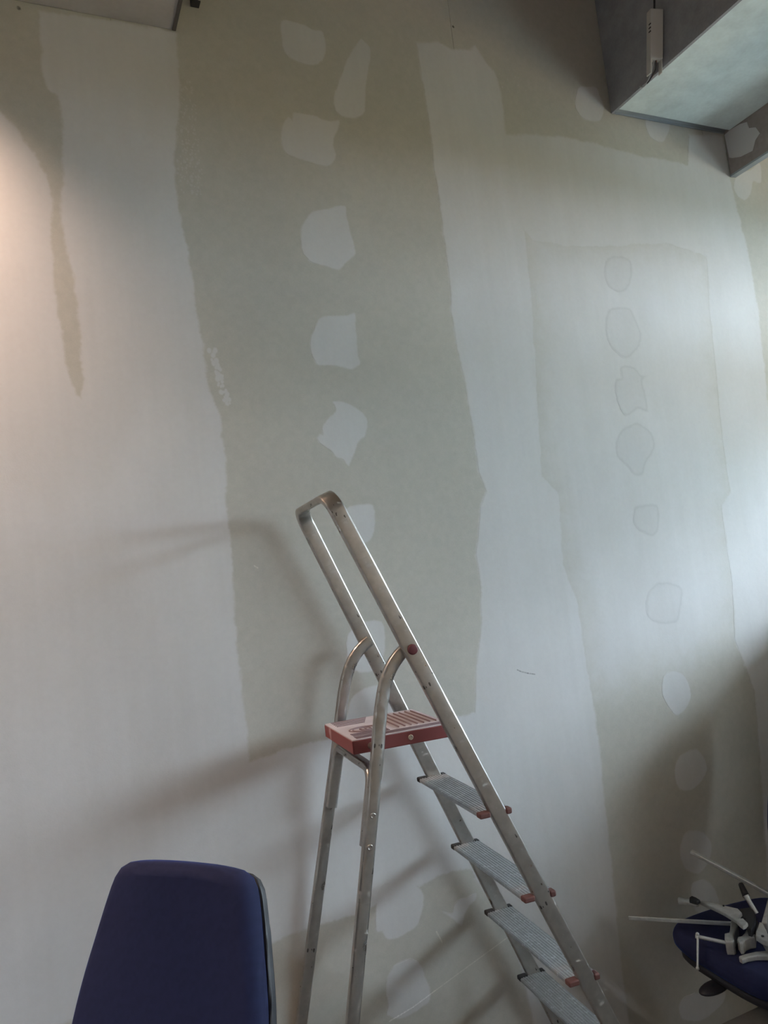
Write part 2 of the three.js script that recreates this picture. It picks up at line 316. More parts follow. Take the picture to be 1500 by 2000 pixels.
shell('wall_right', merge(box(3.9, 4.1, 0, WIN.sill, 0, 4.5), box(3.9, 4.1, WIN.head, 4.2, 0, 4.5), box(3.9, 4.1, WIN.sill, WIN.head, 0, WIN.z0), box(3.9, 4.1, WIN.sill, WIN.head, WIN.z1, 4.5)), plasterMat);
const win = structure('window_1');
const frameMat = new THREE.MeshStandardMaterial({ color: lin(0.55, 0.55, 0.53), roughness: 0.5 });
mesh('frame', merge(box(3.98, 4.05, WIN.sill, WIN.sill + 0.05, WIN.z0, WIN.z1), box(3.98, 4.05, WIN.head - 0.05, WIN.head, WIN.z0, WIN.z1), box(3.98, 4.05, WIN.sill, WIN.head, WIN.z0, WIN.z0 + 0.05), box(3.98, 4.05, WIN.sill, WIN.head, WIN.z1 - 0.05, WIN.z1)), frameMat, win);
mesh('transom', box(3.97, 4.06, WIN.transom - 0.11, WIN.transom + 0.11, WIN.z0, WIN.z1), frameMat, win);
const glass = new THREE.MeshPhysicalMaterial({ color: 0xffffff, transmission: 1, thickness: 0, roughness: 0, ior: 1.45 });
mesh('pane', new THREE.PlaneGeometry(WIN.z1 - WIN.z0 - 0.1, WIN.transom - WIN.sill - 0.15).rotateY(-Math.PI / 2).translate(4.015, (WIN.sill + WIN.transom) / 2 - 0.025, (WIN.z0 + WIN.z1) / 2), glass, win);
mesh('pane', new THREE.PlaneGeometry(WIN.z1 - WIN.z0 - 0.1, WIN.head - WIN.transom - 0.15).rotateY(-Math.PI / 2).translate(4.015, (WIN.head + WIN.transom) / 2 + 0.025, (WIN.z0 + WIN.z1) / 2), glass, win);
const lawn = new THREE.MeshStandardMaterial({ map: texture(256, 256, (i, j) => { const v = 0.7 + 0.6 * noise(i / 3, j / 3, 420); return [0.43 * v, 0.28 * v, 0.14 * v]; }), roughness: 1 });
const hedgeMat = new THREE.MeshStandardMaterial({ color: lin(0.12, 0.16, 0.07), roughness: 1 });
shell('ground_outside', box(4.1, 24, -0.3, -0.1, -12, 16), lawn);

shell('canopy_outside', box(4.1, CANOPY.x, CANOPY.y, CANOPY.y + 0.14, -8, 11), plasterMat);
shell('terrace_outside', box(4.1, 7.6, -0.1, -0.06, -8, 11), new THREE.MeshStandardMaterial({ color: lin(0.265, 0.285, 0.26), roughness: 0.9 }));
shell('hedge_outside', box(13, 14.2, -0.1, 2.4, -14, 18), hedgeMat);

// dropped ceilings, soffit box and the board that hangs from it
const ceilMat = new THREE.MeshStandardMaterial({ map: texture(512, 512, (i, j) => { const v = 0.92 + 0.16 * (noise(i / 40, j / 40, 430) * 0.6 + noise(i / 5, j / 5, 431) * 0.4); return [0.40 * v, 0.38 * v, 0.36 * v]; }), roughness: 0.92 });
shell('ceiling', box(-2.5, 0.486, 3.464, 3.5, 0.002, 4.5), ceilMat);
shell('trim_1', merge(box(0.480, 0.491, 3.460, 3.464, 0.004, 4.5), box(0.486, 0.491, 3.464, 3.515, 0.002, 4.5)), new THREE.MeshStandardMaterial({ color: lin(0.10, 0.09, 0.085), roughness: 0.7 }));
const greyBoard = new THREE.MeshStandardMaterial({ map: texture(512, 512, (i, j) => { const v = 0.75 + 0.5 * (noise(i / 60, j / 40, 440) * 0.5 + noise(i / 14, j / 14, 441) * 0.3 + noise(i / 3, j / 3, 442) * 0.2); return [0.32 * v, 0.32 * v, 0.34 * v]; }), roughness: 0.9 });
const paleBoard = new THREE.MeshStandardMaterial({ map: texture(512, 512, (i, j) => { const v = 0.86 + 0.28 * (noise(i / 70, j / 30, 450) * 0.4 + noise(i / 16, j / 16, 451) * 0.35 + noise(i / 4, j / 4, 452) * 0.25); return [0.72 * v, 0.80 * v, 0.80 * v]; }), roughness: 0.9 });
const zinc = new THREE.MeshStandardMaterial({ color: lin(0.36, 0.39, 0.42), metalness: 0.6, roughness: 0.5 });
const soffit = structure('soffit');
mesh('side_panel', boxUV(box(2.204, 2.2165, 3.458, 4.2, 0.002, 4.5)), greyBoard, soffit);
mesh('bottom_panel', boxUV(box(2.2165, 2.823, 3.458, 3.4705, 0.034, 4.5)), paleBoard, soffit);
mesh('wall_track', merge(box(2.2165, 2.823, 3.466, 3.4685, 0.002, 0.034), box(2.2165, 2.823, 3.458, 3.4685, 0.002, 0.0045)), zinc, soffit);
const brownBoard = new THREE.MeshStandardMaterial({ map: texture(512, 512, (i, j) => { const v = 0.86 + 0.28 * (noise(i / 50, j / 50, 460) * 0.5 + noise(i / 6, j / 6, 461) * 0.5); return [0.29 * v, 0.245 * v, 0.225 * v]; }), roughness: 0.92 });
const mud = new THREE.MeshStandardMaterial({ color: lin(0.55, 0.52, 0.51), roughness: 0.9 });
const bulkhead = structure('bulkhead_panel');
mesh('board', boxUV(box(2.823, 2.8355, 3.27, 4.2, 0.006, 4.5)), brownBoard, bulkhead);
mesh('edge_bead', box(2.8205, 2.852, 3.262, 3.27, 0.005, 4.5), zinc, bulkhead);
mesh('board', boxUV(box(2.8355, 2.848, 3.27, 4.2, 0.006, 4.5)), plasterMat, bulkhead);
{
  const blob = [[0.0, 3.452], [0.03, 3.456], [0.08, 3.452], [0.115, 3.44], [0.12, 3.41], [0.15, 3.395], [0.165, 3.36], [0.14, 3.345], [0.12, 3.31], [0.06, 3.318], [0.02, 3.335], [0.006, 3.345]];
  mesh('filler_patch', new THREE.ExtrudeGeometry(new THREE.Shape(blob.map(([z, y]) => new THREE.Vector2(z, y))), { depth: 0.0012, bevelEnabled: false }).rotateY(-Math.PI / 2).translate(2.823, 0, 0.008), mud, bulkhead);
}
shell('ceiling', box(2.848, 3.9, 3.5, 3.54, 0.002, 4.5), ceilMat);
// ---------------------------------------------------------------- step ladder (local x towards its rear legs, z away from the camera)
const metalTone = texture(256, 1024, (i, j) => {
  const x = i / 256, y = j / 1024, n = fbm(x * 10, y * 40, 500), chip = sstep(0.80, 0.83, fbm(x * 11, y * 26, 510)), dust = sstep(0.73, 0.80, fbm(x * 14, y * 50, 520)), dull = fbm(x * 3, y * 12, 530);
  const v = 0.40 * (0.84 + 0.22 * n + 0.18 * dull) * (1 - 0.72 * chip);
  return [v * 1.03 + 0.10 * dust, v * 0.985 + 0.10 * dust, v * 0.92 + 0.10 * dust];
});
const metalRough = texture(256, 1024, (i, j) => {
  const x = i / 256, y = j / 1024, v = 0.24 + 0.20 * fbm(x * 5, y * 22, 540) + 0.35 * sstep(0.70, 0.80, fbm(x * 14, y * 50, 520));
  return [v, v, v];
}, { srgb: false });
for (const t of [metalTone, metalRough]) t.repeat.set(7, 1.6);
const railMat = new THREE.MeshStandardMaterial({ map: metalTone, roughnessMap: metalRough, metalness: 0.92, roughness: 1 });
const treadTone = texture(512, 512, (i, j) => { const v = 0.47 * (0.88 + 0.24 * fbm(i / 20, j / 20, 550)) + 0.16 * sstep(0.68, 0.75, fbm(i / 12, j / 12, 560)); return [v * 0.93, v * 0.98, v]; });
treadTone.repeat.set(3, 3);
const treadMat = new THREE.MeshStandardMaterial({ map: treadTone, metalness: 0.55, roughness: 0.52 });
const redMat = new THREE.MeshStandardMaterial({ map: texture(256, 256, (i, j) => { const s = 0.22 * sstep(0.74, 0.79, fbm(i / 9, j / 16, 570)), v = 0.9 + 0.2 * fbm(i / 30, j / 30, 571); return [0.235 * v + s, 0.055 * v + s, 0.052 * v + s]; }), roughness: 0.5 });
const capMat = new THREE.MeshStandardMaterial({ color: lin(0.13, 0.05, 0.042), roughness: 0.6 });
const dustyMat = new THREE.MeshStandardMaterial({ map: texture(256, 256, (i, j) => { const v = 0.85 + 0.3 * fbm(i / 16, j / 16, 580); return [0.46 * v, 0.42 * v, 0.45 * v]; }), roughness: 0.85 });
const ribMat = new THREE.MeshStandardMaterial({ color: lin(0.23, 0.165, 0.175), roughness: 0.8 });
const darkMat = new THREE.MeshStandardMaterial({ color: lin(0.025, 0.025, 0.028), roughness: 0.6 });

const ladder = thing('step_ladder', 'worn aluminium step ladder with a dusty red platform and a tall hoop handrail', 'ladder', [1.4686, 0, 0.3304], Math.PI - 0.0964);
const LEAN = 0.403, half = (y) => 0.2544 - 0.0472 * (y - 0.22);
const L = (a, y, b) => V(a, y, -b), Z = V(0, 0, 1);
const railProfile = roundRect(0.043, 0.02, 0.005, 3);
const TOP = 1.87;
for (const s of [1, -1]) {
  const path = [];
  for (let k = 0; k <= 12; k++) { const y = 0.03 + (TOP - 0.03) * k / 12; path.push(L(LEAN * y, y, s > 0 ? half(y) - 0.01 : -half(y) - 0.01)); }
  const rail = mesh('side_rail', sweep(path, railProfile, Z), railMat, ladder);
  mesh('rail_foot', rbox(0.055, 0.05, 0.034, 0.008, 0.008, 0.025, s > 0 ? -(half(0) - 0.01) : half(0) + 0.01), darkMat, rail);
}
{
  const R = 0.05, yt = 1.936, bN = half(TOP) - 0.01, bF = -half(TOP) - 0.01, k = Math.hypot(LEAN, 1), path = [];
  const at = (y, b) => L(LEAN * y, y, b), arc = (bc, a) => at(yt - R / k + (R / k) * Math.sin(a), bc + R * Math.cos(a));
  path.push(at(TOP, bF));
  for (let i = 0; i <= 8; i++) path.push(arc(bF + R, Math.PI - i / 8 * Math.PI / 2));
  for (let i = 0; i <= 8; i++) path.push(arc(bN - R, Math.PI / 2 - i / 8 * Math.PI / 2));
  path.push(at(TOP, bN));
  mesh('hoop_handrail', sweep(path, roundRect(0.02, 0.043, 0.005, 3), V(1, -LEAN, 0).normalize()), railMat, ladder);
}
for (let i = 1; i <= 5; i++) {
  const y = 0.22 * i, a = LEAN * y, h = half(y), r0 = a - 0.037, r1 = a + 0.051, top = [];
  const n = 9;
  for (let k = 0; k < n; k++) {                                     // ribbed top, seen in section
    const u = r0 + 0.006 + (r1 - r0 - 0.012) * k / n, w = (r1 - r0 - 0.012) / n;
    top.push([u, y - 0.0016], [u + w * 0.22, y], [u + w * 0.72, y], [u + w * 0.94, y - 0.0016]);
  }
  const section = [[r0, y - 0.010], [r0, y - 0.003], [r0 + 0.003, y], ...top, [r1 - 0.003, y], [r1, y - 0.003], [r1, y - 0.010], [r1 - 0.003, y - 0.010], [r1 - 0.0035, y - 0.0045], [r0 + 0.0035, y - 0.0045], [r0 + 0.003, y - 0.010]];
  const g = new THREE.ExtrudeGeometry(new THREE.Shape(section.map(([p, q]) => new THREE.Vector2(p, q))), { depth: 2 * h - 0.02, bevelEnabled: false }).translate(0, 0, -(h - 0.02));
  const tread = mesh('tread', boxUV(g), treadMat, ladder);
  for (const s of [1, -1]) {
    const b = s > 0 ? h - 0.008 : -h - 0.008;
    mesh('end_cap', rbox(0.030, 0.014, 0.025, 0.004, a + 0.037, y - 0.006, -b), s > 0 ? capMat : darkMat, tread);
    mesh('end_cap', rbox(0.017, 0.016, 0.025, 0.005, a - 0.030, y - 0.007, -b), s > 0 ? capMat : darkMat, tread);
  }
}
const legProfile = roundRect(0.034, 0.02, 0.0085, 4);
const legB = (y) => 0.173 + 0.05 * (1.5 - y);
const legA = (y) => 0.762 + (1.15 - y) * 0.238;
{
  const upper = new THREE.CatmullRomCurve3([[0.612, 1.532], [0.640, 1.513], [0.668, 1.483], [0.688, 1.446], [0.702, 1.405], [0.713, 1.362], [legA(1.27), 1.27]].map(([x, y]) => V(x, y, 0))).getPoints(24);
  for (const s of [1, -1]) {
    const path = [...upper, ...[1.15, 0.9, 0.6, 0.3, 0.03].map((y) => V(legA(y), y, 0))].map((p) => L(p.x, p.y, s * legB(p.y) - 0.01));
    const leg = mesh('rear_leg', sweep(path, legProfile, Z), railMat, ladder);
    mesh('leg_foot', rbox(0.045, 0.05, 0.032, 0.008, legA(0.02), 0.025, -(s * legB(0) - 0.01)), darkMat, leg);
    for (const y of [1.145, 1.075]) {
      const b = s * legB(y) - 0.01 + 0.0085;
      mesh('rivet', new THREE.TorusGeometry(0.0055, 0.0022, 6, 14).translate(legA(y), y, -b - 0.002), railMat, leg);
    }
  }
  const R = 0.04, yt = 1.243, e = V(legA(0) - legA(1), -1, 0).normalize();
  const inset = 0.0215, b = (y, s) => s * (legB(y) - inset) - 0.01, path = [];
  path.push(L(legA(1.08), 1.08, b(1.08, -1)), L(legA(1.15), 1.15, b(1.15, -1)));
  for (let i = 0; i <= 8; i++) { const t = Math.PI - i / 8 * Math.PI / 2, y = yt - R + R * Math.sin(t); path.push(L(legA(y), y, b(yt - R, -1) + R + R * Math.cos(t))); }
  for (let i = 0; i <= 8; i++) { const t = Math.PI / 2 - i / 8 * Math.PI / 2, y = yt - R + R * Math.sin(t); path.push(L(legA(y), y, b(yt - R, 1) - R + R * Math.cos(t))); }
  path.push(L(legA(1.15), 1.15, b(1.15, 1)), L(legA(1.07), 1.07, b(1.07, 1)));
  mesh('leg_brace', sweep(path, roundRect(0.020, 0.031, 0.006, 3), V(1, 0.238, 0).normalize()), railMat, ladder);
}
{
  const a0 = 0.515, a1 = 0.783, bw = 0.145, y = 1.32;
  const side = merge(rbox(a1 - a0, 0.034, 0.007, 0.003, (a0 + a1) / 2, y - 0.019, -bw + 0.0035), rbox(a1 - a0, 0.034, 0.007, 0.003, (a0 + a1) / 2, y - 0.019, bw - 0.0035),
    rbox(0.007, 0.034, 2 * bw, 0.003, a1 - 0.0035, y - 0.019, 0), rbox(0.007, 0.034, 2 * bw, 0.003, a0 + 0.0035, y - 0.019, 0), box(a0 + 0.004, a1 - 0.004, y - 0.012, y - 0.006, -bw + 0.004, bw - 0.004));
  const tray = mesh('platform', boxUV(side), redMat, ladder);
  mesh('platform_top', boxUV(rbox(a1 - a0 - 0.002, 0.006, 2 * bw - 0.002, 0.002, (a0 + a1) / 2, y - 0.003, 0)), dustyMat, tray);
  const ribs = [];
  for (let k = 0; k < 7; k++) ribs.push(rbox(0.0028, 0.005, 0.2, 0.0012, a0 + 0.018 + k * 0.0175, y + 0.0012, 0.012));
  for (let k = 0; k < 3; k++) ribs.push(rbox(0.24, 0.004, 0.0018, 0.0008, (a0 + a1) / 2, y + 0.0003, -bw + 0.010 + k * 0.010));
  for (let k = 0; k < 5; k++) ribs.push(rbox(0.105 - 0.006 * k, 0.004, 0.0018, 0.0008, a1 - 0.068 + 0.003 * k, y + 0.0003, bw - 0.014 - k * 0.017));
  for (let k = 0; k < 3; k++) ribs.push(rbox(0.10, 0.004, 0.0018, 0.0008, a1 - 0.066, y + 0.0003, -bw + 0.046 + k * 0.013));
  for (const [rx, rz] of [[0.043, 0.034], [0.034, 0.025], [0.016, 0.014]]) ribs.push(new THREE.TorusGeometry(1, 0.05, 6, 32).rotateX(Math.PI / 2).scale(rx, 0.035, rz).translate(a1 - 0.07, y + 0.0006, -0.028));
  for (let k = 0; k < 3; k++) ribs.push(rbox(0.003, 0.004, 0.022, 0.001, a1 - 0.084 + k * 0.013, y + 0.0008, -0.028));
  mesh('tread_ribs', merge(...ribs), ribMat, tray);
  const brass = new THREE.MeshStandardMaterial({ color: lin(0.6, 0.52, 0.42), metalness: 0.9, roughness: 0.4 });
  mesh('rivet', merge(new THREE.TorusGeometry(0.005, 0.002, 6, 16).translate(0.629, 1.302, -bw - 0.001), new THREE.CylinderGeometry(0.0025, 0.0025, 0.004, 10).rotateX(Math.PI / 2).translate(0.629, 1.302, -bw - 0.001)), brass, tray);
  for (const s of [1, -1]) mesh('pivot_spacer', rodBetween(L(0.736, 1.300, s * (bw - 0.004)), L(0.736, 1.300, s * (legB(1.3) - 0.004) - 0.01), 0.0085, 14), railMat, ladder);
}
const capGeo = new THREE.LatheGeometry([[0, 0.0065], [0.0105, 0.0065], [0.0128, 0.005], [0.0135, 0.002], [0.0135, -0.001]].map(([r, y]) => new THREE.Vector2(r, y)), 24);
mesh('pivot_cap', capGeo.clone().rotateX(-Math.PI / 2).translate(0.6146, 1.525, -half(1.525) - 0.0005), new THREE.MeshStandardMaterial({ color: lin(0.13, 0.025, 0.03), roughness: 0.45 }), ladder).userData.label = 'dark red plastic pivot cap';
mesh('pivot_bolt', merge(new THREE.TorusGeometry(0.006, 0.0022, 6, 16).translate(0.617, 1.531, half(1.531) - 0.001), new THREE.CylinderGeometry(0.004, 0.004, 0.004, 10).rotateX(Math.PI / 2).translate(0.617, 1.531, half(1.531) - 0.001)), railMat, ladder);

// ---------------------------------------------------------------- two blue office chairs (local z is where they face)
const weave = texture(256, 256, (i, j) => { const v = 0.75 + 0.35 * (((i >> 1) + (j >> 1)) % 2) * (0.6 + 0.4 * hash(i >> 1, j >> 1, 600)) + 0.15 * (noise(i / 30, j / 30, 601) - 0.5); return [0.017 * v, 0.021 * v, 0.060 * v]; });
weave.repeat.set(4, 4);
const fabric = new THREE.MeshPhysicalMaterial({ map: weave, roughness: 0.85, specularIntensity: 0.4, sheen: 1, sheenRoughness: 0.5, sheenColor: lin(0.015, 0.09, 0.5) });
const shellMat = new THREE.MeshStandardMaterial({ color: lin(0.016, 0.016, 0.02), roughness: 0.5 });
const chrome = new THREE.MeshStandardMaterial({ color: lin(0.35, 0.35, 0.36), metalness: 0.9, roughness: 0.35 });
function smoothOutline(points, n = 90) {                            // right half given from the middle down to the bottom, mirrored
  const left = points.slice(1, -1).reverse().map(([x, y]) => [-x, y]);
  const c = new THREE.CatmullRomCurve3([...points, ...left].map(([x, y]) => V(x, y, 0)), true, 'catmullrom', 0.4);
  return c.getSpacedPoints(n).slice(0, -1).map((p) => new THREE.Vector2(p.x, p.y));
}
const grow = (pts, d) => pts.map((p, i) => { const a = pts[(i + pts.length - 1) % pts.length], b = pts[(i + 1) % pts.length], t = b.clone().sub(a).normalize(); return new THREE.Vector2(p.x - t.y * -d * -1, p.y + t.x * d); });
function pad(outlinePts, thick, bevel, dome, inset = bevel) {       // upholstered slab: rounded edge, gently domed front at +z
  const area = THREE.ShapeUtils.area(outlinePts);
  const pts = area < 0 ? [...outlinePts].reverse() : outlinePts;
  const g0 = new THREE.ExtrudeGeometry(new THREE.Shape(pts), { depth: thick - 2 * bevel, bevelThickness: bevel, bevelSize: bevel, bevelOffset: -inset, bevelSegments: 6, curveSegments: 1 });
  const g = clean(g0.translate(0, 0, bevel)), p = g.attributes.position, uv = new Float32Array(p.count * 2);
  for (let i = 0; i < p.count; i++) { uv[2 * i] = p.getX(i) / 0.3; uv[2 * i + 1] = p.getY(i) / 0.3; }
  if (dome) { for (let i = 0; i < p.count; i++) p.setZ(i, p.getZ(i) + dome * (p.getX(i) ** 2)); }
  g.setAttribute('uv', new THREE.BufferAttribute(uv, 2));
  return toCreasedNormals(g, 0.9);
}
const backOutline = smoothOutline([[0, 0.012], [0.09, 0.010], [0.148, 0.004], [0.172, -0.008], [0.185, -0.03], [0.198, -0.075], [0.212, -0.135], [0.227, -0.2], [0.237, -0.26], [0.242, -0.32], [0.238, -0.4], [0.222, -0.49], [0.19, -0.555], [0.11, -0.585], [0, -0.59]].map(([x, y]) => [x * 0.955, y]));
const seatOutline = smoothOutline([[0, 0.232], [0.11, 0.23], [0.19, 0.212], [0.232, 0.16], [0.245, 0.05], [0.24, -0.08], [0.22, -0.18], [0.16, -0.225], [0, -0.235]]);
function makeChair(label, at, turn, recline, backZ) {
  const t = thing('office_chair', label, 'chair', at, turn);
  const seat = mesh('seat', pad(seatOutline, 0.066, 0.03, 0).rotateX(-Math.PI / 2).translate(0, 0.436, 0).scale(1, 1, -1), fabric, t);
  fixWinding(seat.geometry);
  mesh('seat_shell', fixWinding(pad(seatOutline.map((p) => p.clone().multiplyScalar(0.93)), 0.03, 0.012, 0).rotateX(-Math.PI / 2).translate(0, 0.408, 0).scale(1, 1, -1)), shellMat, t);
  const back = new THREE.Group(); back.name = 'backrest'; back.position.set(0, 1.157, backZ); back.rotation.x = -recline; t.add(back);
  mesh('cushion', pad(backOutline, 0.062, 0.03, -0.22, 0.026).translate(0, -0.002, -0.012), fabric, back);
  mesh('back_shell', pad(backOutline.map((p) => new THREE.Vector2(p.x * 1.0, p.y - 0.007 * (p.y > -0.1 ? 1 : 0))), 0.020, 0.007, -0.22, 0.006).translate(0, 0, -0.026), shellMat, back);
  const foot = V(0, 0.42, -0.12), mid = V(0, 1.163 - 0.42 * Math.cos(recline), backZ + 0.42 * Math.sin(recline) - 0.05);
  mesh('back_bracket', sweep(new THREE.CatmullRomCurve3([foot, V(0, 0.41, -0.24), V(0, 0.5, Math.min(-0.3, mid.z + 0.01)), mid]).getPoints(20), roundRect(0.016, 0.07, 0.006), V(1, 0, 0)), shellMat, t);
  mesh('mechanism', rbox(0.17, 0.045, 0.22, 0.012, 0, 0.388, 0), shellMat, t);
  mesh('gas_column', merge(new THREE.CylinderGeometry(0.016, 0.016, 0.2, 18).translate(0, 0.29, 0), new THREE.CylinderGeometry(0.026, 0.028, 0.2, 18).translate(0, 0.17, 0)), chrome, t);
  const lever = new THREE.SphereGeometry(1, 20, 12).scale(0.028, 0.014, 0.06).rotateY(0.15);
  mesh('tilt_lever', merge(lever.translate(-0.02, 0.395, 0.215), rodBetween(V(-0.03, 0.39, 0.08), V(-0.02, 0.395, 0.2), 0.006)), shellMat, t);
  for (let k = 0; k < 5; k++) {
    const a = k * 2 * Math.PI / 5 + 0.5, d = V(Math.cos(a), 0, Math.sin(a));
    const arm = mesh('base_leg', sweep([V(0, 0.105, 0), d.clone().multiplyScalar(0.1).setY(0.105), d.clone().multiplyScalar(0.27).setY(0.085)], roundRect(0.03, 0.045, 0.01), V(-d.z, 0, d.x)), shellMat, t);
    mesh('caster', merge(new THREE.CylinderGeometry(0.027, 0.027, 0.018, 18).rotateX(Math.PI / 2).translate(0, 0, 0.014), new THREE.CylinderGeometry(0.027, 0.027, 0.018, 18).rotateX(Math.PI / 2).translate(0, 0, -0.014), new THREE.CylinderGeometry(0.007, 0.007, 0.05, 10).translate(0, 0.035, 0)).rotateY(a).translate(d.x * 0.262, 0.0275, d.z * 0.262), shellMat, arm);
  }
  return t;
}
function fixWinding(g) {                                            // after a mirroring: faces outwards again
  const p = g.attributes.position;
  for (const k of Object.keys(g.attributes)) {
    const a = g.attributes[k], n = a.itemSize;
    for (let i = 0; i < p.count; i += 3) for (let c = 0; c < n; c++) { const t = a.array[(i + 1) * n + c]; a.array[(i + 1) * n + c] = a.array[(i + 2) * n + c]; a.array[(i + 2) * n + c] = t; }
  }
  g.computeVertexNormals();
  return (Object.assign(g, toCreasedNormals(g, 0.9)), g);
}
makeChair('navy blue office chair in front of the wall, only its tall tapered backrest in view', [-0.096, 0, 0.81], -50 * Math.PI / 180, 20 * Math.PI / 180, -0.44);
makeChair('navy blue office chair beside the ladder with clamps heaped on its seat', [1.955, 0, 0.415], -95 * Math.PI / 180, 20 * Math.PI / 180, -0.44);

// ---------------------------------------------------------------- bar clamps heaped on the seat of the far chair
const steel = new THREE.MeshStandardMaterial({ map: texture(128, 128, (i, j) => { const v = 0.40 + 0.16 * fbm(i / 14, j / 14, 620); return [v, v * 1.03, v]; }), metalness: 0.75, roughness: 0.42 });
const cast = new THREE.MeshStandardMaterial({ map: texture(128, 128, (i, j) => { const v = 0.31 + 0.13 * fbm(i / 10, j / 10, 630); return [v, v * 0.99, v * 0.94]; }), metalness: 0.35, roughness: 0.55 });
const black = new THREE.MeshStandardMaterial({ color: lin(0.012, 0.012, 0.014), roughness: 0.6 });
function flat(points, y, thick, bevel = 0.003) {                    // a casting lying flat: outline as x, z pairs
  const pts = pairs(points).map(([x, z]) => new THREE.Vector2(x, -z));
  if (THREE.ShapeUtils.area(pts) < 0) pts.reverse();
  return boxUV(new THREE.ExtrudeGeometry(new THREE.Shape(pts), { depth: thick - 2 * bevel, bevelThickness: bevel, bevelSize: bevel, bevelOffset: -bevel, bevelSegments: 2 }).translate(0, 0, bevel).rotateX(-Math.PI / 2).translate(0, y - thick / 2, 0), 8);
}
function bar(a, b, w, h) {                                          // flat steel bar from a to b, h tall
  const d = b.clone().sub(a), l = d.length(), g = rbox(l, h, w, Math.min(w, h) * 0.25);
  const x = d.normalize(), z = V().crossVectors(x, V(0, 1, 0)).normalize(), y = V().crossVectors(z, x);
  return boxUV(g, 8).applyMatrix4(new THREE.Matrix4().makeBasis(x, y, z)).translate((a.x + b.x) / 2, (a.y + b.y) / 2, (a.z + b.z) / 2);
}
function local(o, g) { return g.translate(-o.position.x, -o.position.y, -o.position.z); }
{
  const c = thing('bar_clamp', 'screw clamp lying lowest on the seat, its thin bar poking out towards the ladder', 'clamp', [1.80, 0.502, 0.38]);
  mesh('bar', local(c, bar(V(1.659, 0.532, 0.127), V(1.884, 0.532, 0.361), 0.006, 0.012)), steel, c);
  mesh('fixed_jaw', local(c, flat([1.873, 0.346, 1.882, 0.364, 1.864, 0.381, 1.807, 0.416, 1.782, 0.441, 1.774, 0.442, 1.758, 0.430, 1.772, 0.414, 1.795, 0.393, 1.808, 0.397, 1.826, 0.385], 0.522, 0.04, 0.004)), cast, c);
  mesh('spindle', local(c, rodBetween(V(1.775, 0.528, 0.418), V(1.716, 0.541, 0.355), 0.0055, 14)), steel, c);
  mesh('turning_pin', local(c, merge(rodBetween(V(1.720, 0.547, 0.362), V(1.681, 0.47, 0.384), 0.0035), new THREE.SphereGeometry(0.0055, 12, 8).translate(1.720, 0.548, 0.361), new THREE.SphereGeometry(0.0055, 12, 8).translate(1.681, 0.47, 0.384))), steel, c);
}
{
  const c = thing('bar_clamp', 'lever clamp with a black padded tip, spread open in the middle of the heap', 'clamp', [1.86, 0.502, 0.36]);
  mesh('lever_arm', local(c, flat([1.839, 0.260, 1.849, 0.263, 1.868, 0.303, 1.873, 0.331, 1.887, 0.369, 1.874, 0.395, 1.834, 0.412, 1.848, 0.422, 1.835, 0.450, 1.818, 0.457, 1.807, 0.457, 1.812, 0.440, 1.822, 0.419, 1.829, 0.386, 1.834, 0.358, 1.836, 0.333, 1.837, 0.297], 0.575, 0.012)), cast, c);
  mesh('lever_tip', local(c, flat([1.807, 0.199, 1.818, 0.193, 1.830, 0.223, 1.838, 0.262, 1.828, 0.268, 1.818, 0.267, 1.805, 0.237, 1.790, 0.220], 0.573, 0.01)), cast, c);
  mesh('pad', local(c, flat([1.825, 0.234, 1.839, 0.231, 1.840, 0.247, 1.836, 0.268, 1.818, 0.273, 1.811, 0.247], 0.582, 0.012)), black, c).userData.label = 'black rubber pad';
  mesh('curved_jaw', local(c, flat([1.921, 0.392, 1.925, 0.402, 1.894, 0.422, 1.861, 0.447, 1.835, 0.468, 1.819, 0.462, 1.800, 0.463, 1.782, 0.471, 1.774, 0.467, 1.787, 0.447, 1.800, 0.438, 1.813, 0.441, 1.832, 0.434, 1.852, 0.423, 1.864, 0.433, 1.890, 0.420], 0.53, 0.034, 0.004)), cast, c);
  mesh('slider', local(c, flat([1.900, 0.348, 1.948, 0.365, 1.914, 0.409, 1.858, 0.451, 1.829, 0.464, 1.826, 0.455, 1.869, 0.409, 1.872, 0.397, 1.863, 0.387], 0.553, 0.03)), black, c);
  mesh('screw', local(c, merge(rodBetween(V(1.942, 0.556, 0.386), V(1.940, 0.600, 0.357), 0.0075, 16), rodBetween(V(1.9405, 0.592, 0.362), V(1.940, 0.602, 0.356), 0.0095, 16))), steel, c);
  mesh('screw_handle', local(c, rodBetween(V(1.940, 0.600, 0.357), V(1.966, 0.616, 0.318), 0.011, 14, 0.008)), black, c);
  mesh('rivet', local(c, new THREE.CylinderGeometry(0.003, 0.003, 0.004, 10).translate(1.866, 0.582, 0.333)), black, c);
}
